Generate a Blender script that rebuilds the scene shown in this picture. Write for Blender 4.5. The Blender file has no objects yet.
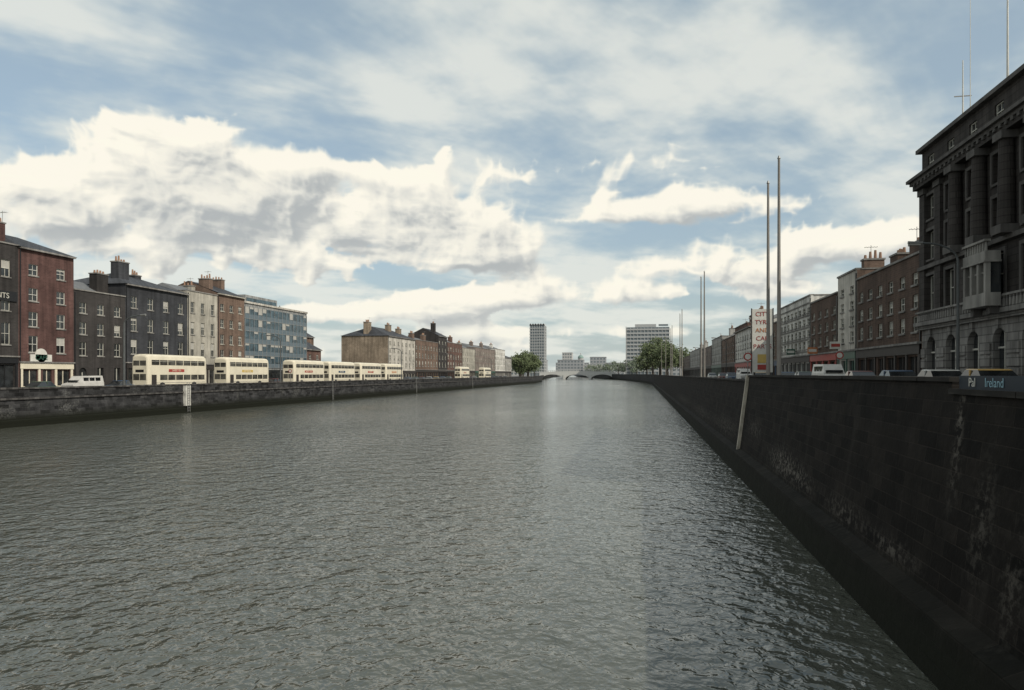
import bpy, math, random
import numpy as np
from mathutils import Vector
random.seed(7)
R=math.radians
scene=bpy.context.scene

# ------------------------------------------------------------------ materials
def new_mat(name):
    m=bpy.data.materials.new(name); m.use_nodes=True
    nt=m.node_tree; b=nt.nodes['Principled BSDF']
    return m,nt,b
def lk(nt,a,b): nt.links.new(a,b)
def mul(c,k): return (min(c[0]*k,1),min(c[1]*k,1),min(c[2]*k,1),1)
def MAf(nt):
    def MA(op,a,b=None,c=None,clamp=False):
        q=nt.nodes.new('ShaderNodeMath'); q.operation=op; q.use_clamp=clamp
        for i,v in enumerate((a,b,c)):
            if v is None: continue
            if isinstance(v,(int,float)): q.inputs[i].default_value=v
            else: lk(nt,v,q.inputs[i])
        return q.outputs[0]
    return MA
def wallvec(nt,sx=1,sz=1):
    g=nt.nodes.new('ShaderNodeNewGeometry'); s=nt.nodes.new('ShaderNodeSeparateXYZ'); lk(nt,g.outputs['Position'],s.inputs[0])
    MA=MAf(nt)
    c=nt.nodes.new('ShaderNodeCombineXYZ'); lk(nt,MA('MULTIPLY',MA('ADD',s.outputs[0],s.outputs[1]),sx),c.inputs[0]); lk(nt,MA('MULTIPLY',s.outputs[2],sz),c.inputs[1])
    return c.outputs[0]
def noise(nt,vec,scale,detail=4,rough=.55,dist=0):
    n=nt.nodes.new('ShaderNodeTexNoise'); n.inputs['Scale'].default_value=scale; n.inputs['Detail'].default_value=detail
    n.inputs['Roughness'].default_value=rough; n.inputs['Distortion'].default_value=dist
    if vec is not None: lk(nt,vec,n.inputs['Vector'])
    return n.outputs['Fac']
def ramp(nt,fac,stops):
    r=nt.nodes.new('ShaderNodeValToRGB'); e=r.color_ramp.elements
    while len(e)<len(stops): e.new(.5)
    for i,(p,c) in enumerate(stops):
        e[i].position=p; e[i].color=c if len(c)==4 else (*c,1)
    lk(nt,fac,r.inputs[0]); return r.outputs[0]
def mixc(nt,fac,a,b,mode='MIX'):
    m=nt.nodes.new('ShaderNodeMix'); m.data_type='RGBA'; m.blend_type=mode
    for s,v in ((m.inputs[0],fac),(m.inputs[6],a),(m.inputs[7],b)):
        if isinstance(v,(int,float,tuple)): s.default_value=v
        else: lk(nt,v,s)
    return m.outputs[2]
def pos(nt):
    return nt.nodes.new('ShaderNodeNewGeometry').outputs['Position']
def gray(v): return (v,v,v,1)

def wall_mat(name,col,brick=None,rough=.9,var=.3,mortar=1.35):
    m,nt,b=new_mat(name)
    n=noise(nt,pos(nt),.35,4,.6)
    base=ramp(nt,n,[(.3,mul(col,1-var)),(.7,mul(col,1+var))])
    if brick:
        bw,bh=brick
        t=nt.nodes.new('ShaderNodeTexBrick'); lk(nt,wallvec(nt),t.inputs['Vector'])
        t.inputs['Scale'].default_value=1; t.inputs['Brick Width'].default_value=bw; t.inputs['Row Height'].default_value=bh
        t.inputs['Mortar Size'].default_value=bh*.07
        t.inputs['Color1'].default_value=gray(.78); t.inputs['Color2'].default_value=gray(1); t.inputs['Mortar'].default_value=(mortar*.95,)*3+(1,)
        base=mixc(nt,1.0,base,t.outputs['Color'],'MULTIPLY')
    st=noise(nt,wallvec(nt,1.6,.12),1.0,3,.6)
    streak=ramp(nt,st,[(.35,gray(.55)),(.6,gray(1))])
    base=mixc(nt,.85,base,streak,'MULTIPLY')
    lk(nt,base,b.inputs['Base Color']); b.inputs['Roughness'].default_value=rough
    b.inputs['Specular IOR Level'].default_value=.25
    return m
def plain(name,col,rough=.6,metal=0,var=.12,scale=1.5,spec=.4):
    m,nt,b=new_mat(name)
    n=noise(nt,pos(nt),scale,3,.6)
    lk(nt,ramp(nt,n,[(.3,mul(col,1-var)),(.7,mul(col,1+var))]),b.inputs['Base Color'])
    b.inputs['Roughness'].default_value=rough; b.inputs['Metallic'].default_value=metal
    b.inputs['Specular IOR Level'].default_value=spec
    return m
def glass_mat(name,col,rough=.08,spec=.7):
    m,nt,b=new_mat(name)
    n=noise(nt,pos(nt),.9,2)
    lk(nt,ramp(nt,n,[(.35,mul(col,.5)),(.65,mul(col,1.6))]),b.inputs['Base Color'])
    b.inputs['Roughness'].default_value=rough; b.inputs['Specular IOR Level'].default_value=spec
    return m

G_dark=glass_mat('window_glass',(.02,.022,.023,1))
G_bus=glass_mat('bus_glass',(.06,.058,.05,1),.15)
G_blue=glass_mat('curtain_wall_glass',(.035,.06,.075,1),.12)
M_white=plain('white_paint',(.54,.53,.48,1),.5)
M_frame=plain('weathered_sash_paint',(.42,.41,.36,1),.6,var=.3,scale=.4)
M_cream=plain('cream_paint',(.60,.55,.43,1),.4,var=.10,scale=.6)
M_curtain=plain('net_curtain',(.34,.33,.30,1),.9)
M_stone=wall_mat('granite_trim',(.22,.21,.195,1))
M_slate=wall_mat('slate_roof',(.05,.053,.06,1),(.5,.25),.7)
M_pot=plain('clay_chimney_pot',(.26,.16,.11,1),.9)
M_black=plain('black_paint',(.012,.012,.013,1),.4)
M_dark=plain('dark_timber',(.03,.025,.022,1),.6)
M_red=plain('red_paint',(.30,.045,.035,1),.5)
M_orange=plain('orange_paint',(.42,.16,.06,1),.5)
M_yellow=plain('yellow_paint',(.48,.34,.10,1),.5)
M_green=plain('green_paint',(.025,.08,.055,1),.4)
M_blue=plain('blue_paint',(.02,.05,.10,1),.4)
M_navy=plain('navy_banner',(.010,.018,.028,1),.6)
M_rubber=plain('rubber_tyre',(.015,.015,.015,1),.9)
M_steel=plain('galvanised_steel',(.20,.20,.19,1),.5,.3)
M_lamp=plain('lamp_column_paint',(.07,.075,.075,1),.6)
M_polepaint=plain('weathered_flagpole',(.2,.185,.165,1),.6)
M_lead=plain('lead_sheet',(.12,.125,.13,1),.7)

# ------------------------------------------------------------------ mesh helpers
class Thing:
    def __init__(s,name,loc=(0,0,0)):
        s.e=bpy.data.objects.new(name,None); s.e.location=loc; s.e.empty_display_size=.5
        scene.collection.objects.link(s.e); s.loc=Vector(loc); s.parts={}
    def part(s,name,mat):
        if name not in s.parts: s.parts[name]=([],[],mat)
        return s.parts[name]
    def poly(s,name,mat,pts):
        v,f,_=s.part(name,mat); n=len(v); v.extend(pts); f.append(tuple(range(n,n+len(pts))))
    def box(s,name,mat,x0,x1,y0,y1,z0,z1):
        v,f,_=s.part(name,mat); n=len(v)
        v.extend([(x0,y0,z0),(x1,y0,z0),(x1,y1,z0),(x0,y1,z0),(x0,y0,z1),(x1,y0,z1),(x1,y1,z1),(x0,y1,z1)])
        for q in ((0,3,2,1),(4,5,6,7),(0,1,5,4),(1,2,6,5),(2,3,7,6),(3,0,4,7)): f.append(tuple(n+i for i in q))
    def mesh(s,name,mat,verts,faces):
        v,f,_=s.part(name,mat); n=len(v); v.extend(verts); f.extend(tuple(n+i for i in q) for q in faces)
    def cyl(s,name,mat,p0,p1,r0,r1=None,n=10,caps=True):
        r1=r0 if r1 is None else r1
        p0=Vector(p0);p1=Vector(p1);d=(p1-p0).normalized()
        a=d.orthogonal().normalized();b=d.cross(a)
        vs=[];fs=[]
        for p,r in((p0,r0),(p1,r1)):
            for i in range(n):
                t=2*math.pi*i/n; vs.append(tuple(p+(a*math.cos(t)+b*math.sin(t))*r))
        for i in range(n):
            j=(i+1)%n; fs.append((i,j,n+j,n+i))
        if caps: fs.append(tuple(range(n-1,-1,-1))); fs.append(tuple(range(n,2*n)))
        s.mesh(name,mat,vs,fs)
    def tube(s,name,mat,pts,r):
        for i in range(len(pts)-1): s.cyl(name,mat,pts[i],pts[i+1],r[i] if isinstance(r,list) else r,r[i+1] if isinstance(r,list) else r,8)
    def text(s,name,mat,body,size,loc,rot,ext=.01):
        c=bpy.data.curves.new(name,'FONT'); c.body=body; c.size=size; c.extrude=ext; c.align_x='CENTER'; c.align_y='CENTER'
        c.materials.append(mat)
        o=bpy.data.objects.new(name,c); scene.collection.objects.link(o); o.parent=s.e
        o.location=Vector(loc)-s.loc; o.rotation_euler=rot
    def done(s):
        for n,(v,f,m) in s.parts.items():
            me=bpy.data.meshes.new(n); me.from_pydata([tuple(Vector(p)-s.loc) for p in v],[],f); me.update()
            me.materials.append(m)
            o=bpy.data.objects.new(n,me); scene.collection.objects.link(o); o.parent=s.e
        return s.e

def facade(T,part,mat,P,s0,s1,z0,z1,ops,rev=.16):
    """wall sheet with real openings: ops=(sa,sb,za,zb,arched)"""
    ss=sorted(set([s0,s1]+[o[0] for o in ops]+[o[1] for o in ops]))
    zs=sorted(set([z0,z1]+[o[2] for o in ops]+[o[3] for o in ops]))
    for i in range(len(ss)-1):
        for j in range(len(zs)-1):
            a,b,c,d=ss[i],ss[i+1],zs[j],zs[j+1]
            if b-a<1e-5 or d-c<1e-5: continue
            ms,mz=(a+b)/2,(c+d)/2
            if any(o[0]<ms<o[1] and o[2]<mz<o[3] for o in ops): continue
            T.poly(part,mat,[P(a,c,0),P(b,c,0),P(b,d,0),P(a,d,0)])
    for o in ops:
        sa,sb,za,zb=o[:4]
        arched=len(o)>4 and o[4]
        T.poly(part,mat,[P(sa,za,0),P(sb,za,0),P(sb,za,-rev),P(sa,za,-rev)])
        if not arched:
            T.poly(part,mat,[P(sa,zb,0),P(sb,zb,0),P(sb,zb,-rev),P(sa,zb,-rev)])
            T.poly(part,mat,[P(sa,za,0),P(sa,zb,0),P(sa,zb,-rev),P(sa,za,-rev)])
            T.poly(part,mat,[P(sb,za,0),P(sb,zb,0),P(sb,zb,-rev),P(sb,za,-rev)])
        else:
            r=(sb-sa)/2; cz=zb-r; cs=(sa+sb)/2
            T.poly(part,mat,[P(sa,za,0),P(sa,cz,0),P(sa,cz,-rev),P(sa,za,-rev)])
            T.poly(part,mat,[P(sb,za,0),P(sb,cz,0),P(sb,cz,-rev),P(sb,za,-rev)])
            k=10
            for q in range(k):
                t0=math.pi*q/k;t1=math.pi*(q+1)/k
                a=(cs-r*math.cos(t0),cz+r*math.sin(t0)); b=(cs-r*math.cos(t1),cz+r*math.sin(t1))
                T.poly(part,mat,[P(a[0],a[1],0),P(b[0],b[1],0),P(b[0],zb,0),P(a[0],zb,0)])
                T.poly(part,mat,[P(a[0],a[1],0),P(b[0],b[1],0),P(b[0],b[1],-rev),P(a[0],a[1],-rev)])

def pbox(T,part,mat,P,s0,s1,z0,z1,t0,t1):
    a=P(s0,z0,t0);b=P(s1,z1,t1)
    T.box(part,mat,min(a[0],b[0]),max(a[0],b[0]),min(a[1],b[1]),max(a[1],b[1]),min(a[2],b[2]),max(a[2],b[2]))

def window(T,P,sa,sb,za,zb,frame,rev=.16,sill=None,bars=2,curtain=None,ft=.06):
    T.poly('window_glass',G_dark,[P(sa,za,-rev),P(sb,za,-rev),P(sb,zb,-rev),P(sa,zb,-rev)])
    f0,f1=-rev+.003,-rev+.07
    pbox(T,'window_frames',frame,P,sa,sa+ft,za,zb,f0,f1)
    pbox(T,'window_frames',frame,P,sb-ft,sb,za,zb,f0,f1)
    pbox(T,'window_frames',frame,P,sa+ft,sb-ft,za,za+ft,f0,f1)
    pbox(T,'window_frames',frame,P,sa+ft,sb-ft,zb-ft,zb,f0,f1)
    mz=(za+zb)/2
    pbox(T,'window_frames',frame,P,sa+ft,sb-ft,mz-.03,mz+.03,f0,f1+.01)
    w=sb-sa
    for i in range(1,bars):
        c=sa+w*i/bars
        pbox(T,'window_frames',frame,P,c-.015,c+.015,za+ft,mz-.03,f0,f1-.02)
        pbox(T,'window_frames',frame,P,c-.015,c+.015,mz+.03,zb-ft,f0,f1-.02)
    r=random.random()
    if curtain is None: curtain=r<.4
    if curtain:
        k=random.choice([.2,.35,.5,.5,.7])
        pbox(T,'blinds',M_curtain,P,sa+ft,sb-ft,zb-ft-(zb-za-2*ft)*k,zb-ft,f0-.002,f0+.008)
    if sill: pbox(T,'sills',sill,P,sa-.1,sb+.1,za-.14,za-.001,-.05,.1)

def chimney(T,mat,x,y,z0,w,d,h,pots):
    T.box('chimney_stack',mat,x-w/2,x+w/2,y-d/2,y+d/2,z0,z0+h)
    T.box('chimney_cap',M_stone,x-w/2-.08,x+w/2+.08,y-d/2-.08,y+d/2+.08,z0+h+.001,z0+h+.16)
    for i in range(pots):
        if w>d: px,py=x-w/2+w*(i+.5)/pots,y
        else: px,py=x,y-d/2+d*(i+.5)/pots
        hh=random.uniform(.35,.85)
        T.cyl('chimney_pots',M_pot,(px,py,z0+h+.16),(px,py,z0+h+.16+hh),.15,.11,8)

def aerial(T,x,y,z):
    T.cyl('tv_aerial',M_steel,(x,y,z),(x,y,z+2.2),.025,n=5)
    T.cyl('tv_aerial',M_steel,(x-.6,y,z+2.0),(x+.6,y,z+2.0),.018,n=5)
    for k in range(5): T.cyl('tv_aerial',M_steel,(x-.5+.25*k,y-.3,z+2.0),(x-.5+.25*k,y+.3,z+2.0),.014,n=4)

def building(name,side,X,y0,y1,zg,zt,depth,wall,cols=3,nfl=3,gh=4.0,ww=1.1,roof='parapet',rh=2.4,chims=(),ground='shop',
             shop=None,frame=None,wh=.6,trim=None,endwall=None,bands=False,endcols=0,surround=False,bars=2):
    T=Thing(name,(X,(y0+y1)/2,zg)); L=y1-y0
    frame=frame or M_frame; trim=trim or M_stone; endwall=endwall or wall; shop=shop or M_black
    P=lambda s,z,t:(X+side*t,y0+s,z)
    ops=[];wins=[]
    top=zt-.8; fh=(top-(zg+gh))/nfl
    for i in range(nfl):
        hh=fh*wh*(1.08-.12*i); zs=zg+gh+fh*i+fh*.24
        for c in range(cols):
            cs=L*(c+.5)/cols; ops.append((cs-ww/2,cs+ww/2,zs,zs+hh)); wins.append(ops[-1])
    gops=[]
    if ground=='shop':
        nb=max(2,int(round(L/2.5)));m=.35;bw=(L-2*m)/nb; dk=random.randrange(nb)
        for k in range(nb):
            a=m+bw*k+.18;b=m+bw*(k+1)-.18
            if k==dk: a+=bw*.15;b-=bw*.15;zb0=zg+.08
            else: zb0=zg+.65
            gops.append((a,b,zb0,zg+gh-1.35))
            pbox(T,'shopfront_pilasters',shop,P,m+bw*k-.14,m+bw*k+.14,zg,zg+gh-1.2,.004,.11)
        pbox(T,'shopfront_pilasters',shop,P,L-m-.14,L-m+.14,zg,zg+gh-1.2,.004,.11)
        pbox(T,'shop_fascia',shop,P,.12,L-.12,zg+gh-1.198,zg+gh-.5,.004,.16)
        pbox(T,'shop_cornice',trim,P,.05,L-.05,zg+gh-.498,zg+gh-.34,.004,.3)
    else:
        dk=random.randrange(cols)
        for c in range(cols):
            cs=L*(c+.5)/cols
            if c==dk: gops.append((cs-.6,cs+.6,zg+.1,zg+gh-.9,True))
            else: gops.append((cs-ww/2,cs+ww/2,zg+1.1,zg+gh-.9))
    facade(T,'walls',wall,P,0,L,zg,zt,ops+gops)
    for w in wins:
        window(T,P,*w,frame=frame,sill=trim,bars=bars)
        if surround:
            a,b,c,d=w
            pbox(T,'window_surrounds',trim,P,a-.16,a-.005,c,d+.16,.003,.05)
            pbox(T,'window_surrounds',trim,P,b+.005,b+.16,c,d+.16,.003,.05)
            pbox(T,'window_surrounds',trim,P,a-.005,b+.005,d+.005,d+.16,.003,.05)
    for g in gops:
        a,b,c,d=g[:4]
        T.poly('shop_glass',G_dark,[P(a,c,-.16),P(b,c,-.16),P(b,d,-.16),P(a,d,-.16)])
        pbox(T,'door_and_shop_frames',shop if ground=='shop' else frame,P,a,b,c,c+.12,-.155,-.08)
        pbox(T,'door_and_shop_frames',shop if ground=='shop' else frame,P,(a+b)/2-.04,(a+b)/2+.04,c+.12,d-(.6 if len(g)>4 else 0),-.155,-.09)
    xb=X-side*depth
    e0=[]
    if endcols:
        for i in range(nfl):
            hh=fh*wh; zs=zg+gh+fh*i+fh*.24
            for c in range(endcols):
                cs=depth*(c+.5)/endcols; e0.append((cs-.5,cs+.5,zs,zs+hh))
    Pe=lambda s,z,t:(X-side*s,y0-t,z)
    facade(T,'end_walls',endwall,Pe,0,depth,zg,zt,e0)
    for w in e0: window(T,Pe,*w,frame=frame,sill=trim)
    T.poly('end_walls',endwall,[(X,y1,zg),(xb,y1,zg),(xb,y1,zt),(X,y1,zt)])
    T.poly('end_walls',endwall,[(xb,y0,zg),(xb,y1,zg),(xb,y1,zt),(xb,y0,zt)])
    xm=(X+xb)/2
    if roof in('parapet','flat'):
        for (a,b,c,d) in ((min(X-side*.35,X+side*.12),max(X-side*.35,X+side*.12),y0,y1),
                          (min(xb,xb+side*.3),max(xb,xb+side*.3),y0,y1)):
            T.box('parapet_coping',trim,a,b,c,d,zt+.001,zt+.16)
        xa,xc=sorted((X-side*.352,xb+side*.302))
        T.box('parapet_coping',trim,xa,xc,y0-.05,y0+.3,zt+.001,zt+.13)
        T.box('parapet_coping',trim,xa,xc,y1-.3,y1+.05,zt+.001,zt+.13)
        T.poly('roof',M_lead,[(X,y0,zt-.5),(xb,y0,zt-.5),(xb,y1,zt-.5),(X,y1,zt-.5)])
        if roof=='parapet':
            xf=X-side*.5;xk=xb+side*.4;zr=zt-.45
            a,b=y0+.32,y1-.32
            ridge=[(xm,a+1.0,zr+rh),(xm,b-1.0,zr+rh)]
            T.poly('roof',M_slate,[(xf,a,zr),(xf,b,zr),ridge[1],ridge[0]])
            T.poly('roof',M_slate,[(xk,a,zr),(xk,b,zr),ridge[1],ridge[0]])
            T.poly('roof',M_slate,[(xf,a,zr),(xk,a,zr),ridge[0]])
            T.poly('roof',M_slate,[(xf,b,zr),(xk,b,zr),ridge[1]])
    else:
        ins=0 if roof=='gable' else min(depth,L)*.38
        xf=X+side*.35;xk=xb-side*.3; e=0 if roof=='gable' else .25
        r0=(xm,y0-e+ins,zt+rh);r1=(xm,y1+e-ins,zt+rh)
        T.poly('roof',M_slate,[(xf,y0-e,zt),(xf,y1+e,zt),r1,r0])
        T.poly('roof',M_slate,[(xk,y0-e,zt),(xk,y1+e,zt),r1,r0])
        if roof=='gable':
            T.poly('end_walls',endwall,[(X,y0,zt),(xb,y0,zt),(xm,y0,zt+rh-.05)])
            T.poly('end_walls',endwall,[(X,y1,zt),(xb,y1,zt),(xm,y1,zt+rh-.05)])
        else:
            T.poly('roof',M_slate,[(xf,y0-e,zt),(xk,y0-e,zt),r0])
            T.poly('roof',M_slate,[(xf,y1+e,zt),(xk,y1+e,zt),r1])
        a,b=sorted((X+side*.004,X+side*.4))
        T.box('gutter_and_eaves',trim,a,b,y0+.01,y1-.01,zt-.2,zt-.02)
    if bands:
        for i in range(nfl+1):
            z=zg+gh+fh*i-.05
            pbox(T,'string_courses',trim,P,.02,L-.02,z,z+.16,.004,.09)
    for (s,dd,w,d,h,p) in chims:
        chimney(T,endwall,X-side*dd,y0+s,zt-.6,w,d,h+.6,p)
        if random.random()<.5: aerial(T,X-side*dd,y0+s+d/2+.1,zt+h-.6)
    pbox(T,'downpipe',M_black,P,.12,.22,zg,zt-.3,.004,.1)
    return T

W_black=wall_mat('sooty_black_brick',(.046,.042,.040,1),(.46,.16))
W_maroon=wall_mat('maroon_brick',(.108,.060,.053,1),(.46,.16))
W_navy=wall_mat('dark_slate_painted_brick',(.045,.047,.052,1),(.46,.16))
W_creamr=wall_mat('cream_render',(.36,.34,.29,1))
W_brick=wall_mat('brown_brick',(.155,.108,.083,1),(.46,.16))
W_brick2=wall_mat('red_brown_brick',(.125,.076,.062,1),(.46,.16))
W_tan=wall_mat('tan_rubble_wall',(.25,.20,.148,1),(.6,.3))
W_pale=wall_mat('pale_render',(.45,.425,.375,1))
W_bay=wall_mat('weathered_portland_stone',(.25,.24,.22,1))
W_white=wall_mat('white_render',(.58,.565,.52,1))
W_far1=wall_mat('hazy_brick',(.20,.165,.145,1))  # paler base colour stands in for distance haze
W_far2=wall_mat('hazy_render',(.36,.35,.325,1))  # aerial haze is mixed into this base colour
W_shade=wall_mat('shaded_brown_brick',(.095,.064,.049,1),(.46,.16))  # darker copy of the brown brick, with shade put into the colour
W_office=wall_mat('precast_concrete',(.24,.245,.24,1))

# ------------------------------------------------------------------ terrain, water
ZL,ZR=2.8,3.8
bankL=[(-58.6,-60),(-58.6,372),(-62,425),(-70,475),(-84,580),(-98,694),(-150,1200),(-260,2500)]
bankR=[(6.1,-60),(6.1,316),(4.2,360),(-.6,427),(-12.6,547),(-39,705),(-110,1200),(-245,2500)]
def sheet(name,pts,mat):
    me=bpy.data.meshes.new(name)
    import bmesh
    bm=bmesh.new(); vs=[bm.verts.new(p) for p in pts]; f=bm.faces.new(vs)
    bmesh.ops.triangulate(bm,faces=[f]); bm.to_mesh(me); bm.free()
    me.materials.append(mat); o=bpy.data.objects.new(name,me); scene.collection.objects.link(o); return o
def asphalt(name,v):
    m,nt,b=new_mat(name); n=noise(nt,pos(nt),.6,6,.7)
    lk(nt,ramp(nt,n,[(.3,gray(v*.75)),(.7,gray(v*1.3))]),b.inputs['Base Color']); b.inputs['Roughness'].default_value=.9; return m
M_asph=asphalt('asphalt',.05); M_pave=asphalt('paving_flags',.2); M_land=asphalt('city_ground',.1)
sheet('ground',[(x,y,ZL) for x,y in bankL]+[(-260,9000,ZL),(-9000,9000,ZL),(-9000,-60,ZL)],M_land)
sheet('ground',[(x,y,ZR) for x,y in bankR]+[(-245,9000,ZR),(9000,9000,ZR),(9000,-60,ZR)],M_land)
def strip(name,mat,x0,x1,y0,y1,z0,z1):
    T=Thing(name,((x0+x1)/2,(y0+y1)/2,z0)); T.box('surface',mat,x0,x1,y0,y1,z0,z1); return T
T=strip('road',M_asph,-67,-60.6,-50,372,ZL-.1,ZL+.006)
for k in range(60): T.box('lane_dashes',M_white,-63.86,-63.74,k*6,k*6+3,ZL-.05,ZL+.010)
T.done()
strip('pavement',M_pave,-60.6,-58.62,-50,372,ZL-.1,ZL+.13).done()
strip('pavement',M_pave,-70.0,-67,-50,372,ZL-.1,ZL+.13).done()
T=strip('road',M_asph,8.2,15.8,-50,316,ZR-.1,ZR+.006)
for k in range(52): T.box('lane_dashes',M_white,11.94,12.06,k*6,k*6+3,ZR-.05,ZR+.010)
T.done()
strip('pavement',M_pave,6.13,8.2,-50,316,ZR-.1,ZR+.13).done()
strip('pavement',M_pave,15.8,19,-50,316,ZR-.1,ZR+.13).done()

# water
m,nt,b=new_mat('river_water'); MA=MAf(nt)
g=nt.nodes.new('ShaderNodeNewGeometry')
def mapped(sc,rot=0):
    mp=nt.nodes.new('ShaderNodeMapping'); mp.inputs['Scale'].default_value=sc; mp.inputs['Rotation'].default_value=(0,0,rot)
    lk(nt,g.outputs['Position'],mp.inputs['Vector']); return mp.outputs[0]
n1=noise(nt,mapped((1.3,1.2,1),.5),3.0,2,.55,.35)
n2=noise(nt,mapped((1.1,1.2,1),-.5),.95,2,.5,.3)
n3=noise(nt,mapped((.9,.35,1),.3),.055,3,.55)
h=MA('ADD',MA('MULTIPLY',n1,.10),MA('MULTIPLY',n2,.20))
h=MA('MULTIPLY',h,MA('MULTIPLY_ADD',n3,2.6,-.45))
bp=nt.nodes.new('ShaderNodeBump'); bp.inputs['Distance'].default_value=1.0; bp.inputs['Strength'].default_value=1.0
lk(nt,h,bp.inputs['Height']); lk(nt,bp.outputs[0],b.inputs['Normal'])
b.inputs['Base Color'].default_value=(.070,.074,.060,1); b.inputs['Roughness'].default_value=.09; b.inputs['IOR'].default_value=1.6
sheet('river_water',[(-130,-60,0),(60,-60,0),(60,2600,0),(-400,2600,0)],m)

# ------------------------------------------------------------------ quay walls
def quay_mat(name,base,light,bw,bh,lowz,stains=()):
    m,nt,b=new_mat(name); MA=MAf(nt)
    gp=nt.nodes.new('ShaderNodeNewGeometry'); sp=nt.nodes.new('ShaderNodeSeparateXYZ'); lk(nt,gp.outputs['Position'],sp.inputs[0])
    cv=nt.nodes.new('ShaderNodeCombineXYZ'); lk(nt,sp.outputs[1],cv.inputs[0]); lk(nt,sp.outputs[2],cv.inputs[1])
    t=nt.nodes.new('ShaderNodeTexBrick'); lk(nt,cv.outputs[0],t.inputs['Vector']); t.inputs['Scale'].default_value=1
    t.inputs['Brick Width'].default_value=bw; t.inputs['Row Height'].default_value=bh; t.inputs['Mortar Size'].default_value=.012
    t.inputs['Mortar Smooth'].default_value=.3
    t.inputs['Color1'].default_value=mul(base,.4); t.inputs['Color2'].default_value=mul(base,1.6); t.inputs['Mortar'].default_value=mul(base,2.4)
    n=noise(nt,gp.outputs['Position'],1.3,6,.7)
    c=mixc(nt,1,t.outputs['Color'],ramp(nt,n,[(.3,gray(.3)),(.7,gray(1))]),'MULTIPLY')
    st=noise(nt,wallvec(nt,1.1,.18),1.0,6,.65)
    c=mixc(nt,ramp(nt,st,[(.57,gray(0)),(.80,gray(.35))]),c,light)
    ef2=noise(nt,gp.outputs['Position'],6,4,.7)
    speck=ramp(nt,ef2,[(.47,gray(0)),(.62,gray(1))])
    if stains:
        tot=None
        for (yy,zz,ry,rz,wt) in stains:
            dy=MA('MULTIPLY',MA('SUBTRACT',sp.outputs[1],yy),1/ry); dz=MA('MULTIPLY',MA('SUBTRACT',sp.outputs[2],zz),1/rz)
            e=MA('MULTIPLY',MA('EXPONENT',MA('MULTIPLY',MA('MULTIPLY_ADD',dy,dy,MA('MULTIPLY',dz,dz)),-1.)),wt)
            tot=e if tot is None else MA('ADD',tot,e)
        c=mixc(nt,MA('MULTIPLY',tot,speck,clamp=True),c,mul(light,2.6))
    else:
        ef=noise(nt,gp.outputs['Position'],.28,3,.5)
        c=mixc(nt,MA('MULTIPLY',ramp(nt,ef,[(.56,gray(0)),(.66,gray(.5))]),speck),c,mul(light,1.4))
    mr=nt.nodes.new('ShaderNodeMapRange'); lk(nt,sp.outputs[2],mr.inputs[0]); mr.inputs[1].default_value=lowz+.5; mr.inputs[2].default_value=lowz-.3
    c=mixc(nt,mr.outputs[0],c,(.009,.010,.006,1))
    lk(nt,c,b.inputs['Base Color']); b.inputs['Roughness'].default_value=.85; b.inputs['Specular IOR Level'].default_value=.15
    bb=nt.nodes.new('ShaderNodeBump'); bb.inputs['Distance'].default_value=.04; bb.inputs['Strength'].default_value=.9
    lk(nt,MA('SUBTRACT',n,t.outputs['Fac']),bb.inputs['Height']); lk(nt,bb.outputs[0],b.inputs['Normal'])
    return m
Q_right=quay_mat('black_calp_masonry',(.014,.0115,.0095,1),(.055,.05,.043,1),.85,.3,.75,
    stains=[(27.0,1.7,2.2,.4,1.3),(24.0,1.5,1.4,.3,.9),(13.2,4.2,.12,.5,.9),(13.15,3.3,.18,.6,.5),(19,1.4,1.5,.3,.6),(12.0,2.6,.35,.9,.4),(10.9,1.9,.3,.8,.4),(34,2.4,1.5,.4,.6),(45,1.8,6,.5,.6),(62,1.7,8,.4,.6),(90,1.8,14,.4,.6),(15.5,1.35,1.2,.2,.6)])
Q_left=quay_mat('dark_quay_masonry',(.042,.042,.043,1),(.13,.13,.12,1),1.1,.36,1.0)
M_coping=wall_mat('granite_coping',(.10,.095,.09,1),(1.2,5),mortar=.6)
M_copingR=wall_mat('dark_granite_coping',(.045,.041,.036,1),(1.2,5),mortar=.6)
def profile_wall(T,part,mat,prof,y0,y1):
    n=len(prof)
    vs=[(x,y0,z) for x,z in prof]+[(x,y1,z) for x,z in prof]
    fs=[(i,(i+1)%n,n+(i+1)%n,n+i) for i in range(n)]+[tuple(range(n)),tuple(range(2*n-1,n-1,-1))]
    T.mesh(part,mat,vs,fs)
T=Thing('quay_wall',(5.6,100,0))
for (a,b,zt) in ((-60,13.7,4.64),(13.7,38.5,4.86),(38.5,316,4.60)):
    profile_wall(T,'masonry',Q_right,[(4.55,-1.5),(4.62,.02),(4.74,.93),(5.08,1.08),(5.08+(zt-1.08)*.125,zt-.002),(6.1,zt-.002),(6.1,-1.5)],a,b)
    y=a
    while y<b:
        L=min(random.uniform(1.0,1.6),b-y); j=random.uniform(-.012,.012)
        T.box('coping',M_copingR,5.08+(zt-1.08)*.125-.06+j,6.12,y+.006,y+L-.006,zt,zt+.09+random.uniform(-.008,.008)); y+=L
a0,a1=37.6,37.9
vs=[(4.92,a0,1.0),(5.12,a0,1.0),(5.6,a0,4.95),(5.42,a0,4.95)]; vs+=[(x,a1,z) for x,_,z in vs]
T.mesh('timber_fender',plain('bleached_timber',(.38,.345,.28,1),.8,var=.4),vs,[(0,1,2,3),(7,6,5,4),(0,4,5,1),(1,5,6,2),(2,6,7,3),(3,7,4,0)])
T.done()
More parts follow.
